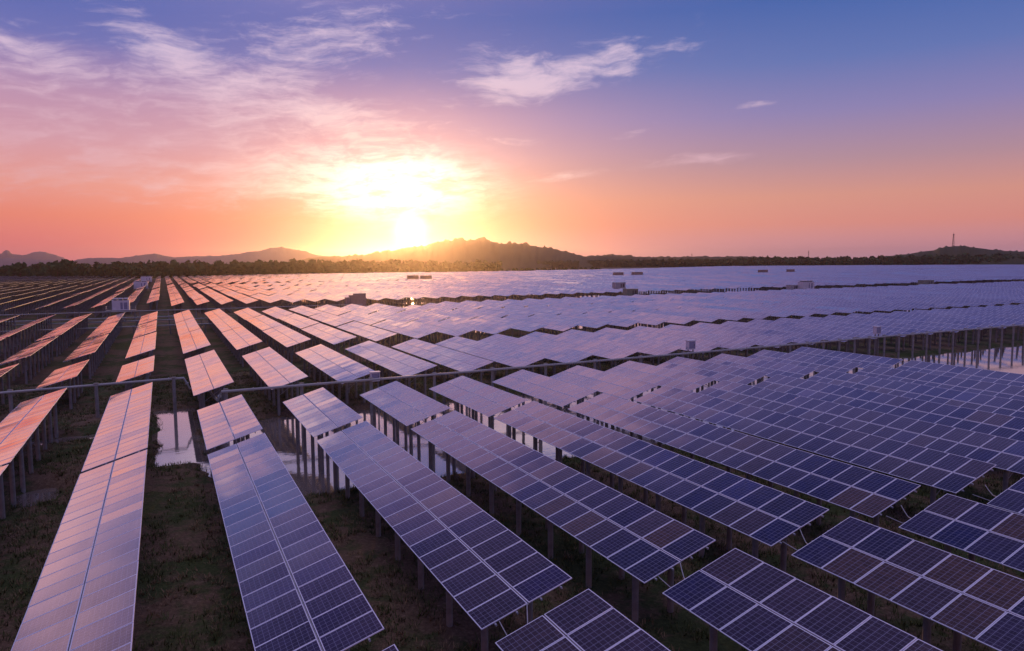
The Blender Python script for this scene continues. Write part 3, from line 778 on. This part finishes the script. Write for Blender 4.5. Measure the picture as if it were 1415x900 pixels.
woodland("pond_bushes", "low dark bushes along the bright water strip by the hill", [(700,1200),(760,1250),(830,1330)], [(700,4.5),(760,3.6),(830,3)], 2, 9.0, 23, 1.8)

# a few trees that stand out of the belt
def tree(label, px, dist, h, w, seed):
    rg = np.random.default_rng(seed); a, _ = bearing(px, 360); x = CAM.x+dist*math.sin(a); y = dist*math.cos(a)
    t = thing("tree", label, "tree", (x, y, float(rise(x)))); b = MB()
    b.tube([(0, 0, -.5), (.3, 0, h*.35), (0, .2, h*.7)], .6, 7, r1=.2)
    for k in range(6):
        an = k*1.1; b.tube([(0, 0, h*(.3+.05*k)), (math.cos(an)*w*.35, math.sin(an)*w*.35, h*(.5+.05*k))], .22, 5, r1=.08)
    b.build("trunk", M_BARK, t)
    quads = []
    for k in range(9):
        cc = np.array([rg.uniform(-.55, .55)*w*.6, rg.uniform(-.5, .5)*w*.6, h*rg.uniform(.42, .86)]); m_ = 90
        u = rg.normal(size=(m_, 3)); u /= np.linalg.norm(u, axis=1)[:, None]; c = cc+u*np.array([w*.24, w*.24, h*.16])*rg.uniform(.4, 1, (m_, 1))
        n_ = u+rg.normal(0, .5, (m_, 3)); n_ /= np.linalg.norm(n_, axis=1)[:, None]
        t1 = np.cross(n_, rg.normal(size=(m_, 3))); t1 /= np.linalg.norm(t1, axis=1)[:, None]; t2 = np.cross(n_, t1); s = rg.uniform(.6, 1.5, (m_, 1))
        quads.append(np.stack([c-t1*s-t2*s, c+t1*s-t2*s, c+t1*s+t2*s, c-t1*s+t2*s], 1))
    Q = np.concatenate(quads).reshape(-1, 3); obj("crown", np_mesh("crown", Q, np.arange(len(Q)).reshape(-1, 4), M_WOOD), t)
tree("tall round dark tree rising above the belt at far left", 78, 905, 23, 22, 31)
tree("broad dark tree just right of the tall one at far left", 90, 900, 22.5, 20, 32)
tree("low round tree at the left end of the belt", 26, 900, 20, 18, 33)

# ------------------------------------------------------------------ weeds on the banks
def weeds(name, label, n, mt, seed, hmin, hmax, cond):
    rg = np.random.default_rng(seed); out = []; tries = 0
    X_ = rg.uniform(-22, 75, n*6); Y_ = rg.uniform(8, 112, n*6)
    pn = pond(X_, Y_); cl = vnoise(X_, Y_, 4.2, seed)*.6+vnoise(X_, Y_, 1.6, seed+2)*.4
    keep = cond(pn, cl); X_ = X_[keep][:n]; Y_ = Y_[keep][:n]; Z_ = ground_z(X_, Y_)
    quads = []
    for x, y, z in zip(X_, Y_, Z_):
        k = int(rg.integers(7, 13)); h = rg.uniform(hmin, hmax, (k, 1)); an = rg.uniform(0, 6.28, k); 
        dr = np.stack([np.cos(an), np.sin(an), np.zeros(k)], 1); base_ = np.array([x, y, z-.05])+dr*rg.uniform(0, .28, (k, 1))
        side_ = np.stack([-dr[:, 1], dr[:, 0], np.zeros(k)], 1)*rg.uniform(.012, .038, (k, 1))
        top = base_+dr*h*rg.uniform(.3, 1.0, (k, 1))+np.array([0, 0, 1])*h
        quads.append(np.stack([base_-side_, base_+side_, top+side_*.4, top-side_*.4], 1))
    Q = np.concatenate(quads).reshape(-1, 3)
    o = obj(name, np_mesh(name, Q, np.arange(len(Q)).reshape(-1, 4), mt)); tag(o, label, "weeds", kind='stuff')
weeds("weeds", "green weeds covering the ground under the solar tables", 30000, M_WEED, 41, .07, .30, lambda p, c: (p < .15) & (c > .38))
weeds("dry_grass", "dry brown grass tufts on bare mud under the solar tables", 16000, M_DRY, 43, .07, .26, lambda p, c: (p < .1) & (c > .45))
weeds("water_weeds", "weeds standing in the shallow pond water", 500, M_WEED, 45, .15, .5, lambda p, c: (p > .1) & (p < 1.6) & (c > .66))

# ------------------------------------------------------------------ haze
b = MB(); b.box(-7500, 9000, -300, 8800, -25, 190)
mt = bpy.data.materials.new("haze"); mt.use_nodes = True; nt = mt.node_tree; nt.nodes.clear()
pv = nt.nodes.new('ShaderNodeVolumePrincipled'); pv.inputs['Color'].default_value = (.85,.72,.78,1); pv.inputs['Density'].default_value = .00007; pv.inputs['Anisotropy'].default_value = .88
on = nt.nodes.new('ShaderNodeOutputMaterial'); nt.links.new(pv.outputs[0], on.inputs['Volume'])
hz = b.build("haze", mt); tag(hz, "evening haze over the whole plain", "haze", kind='stuff')
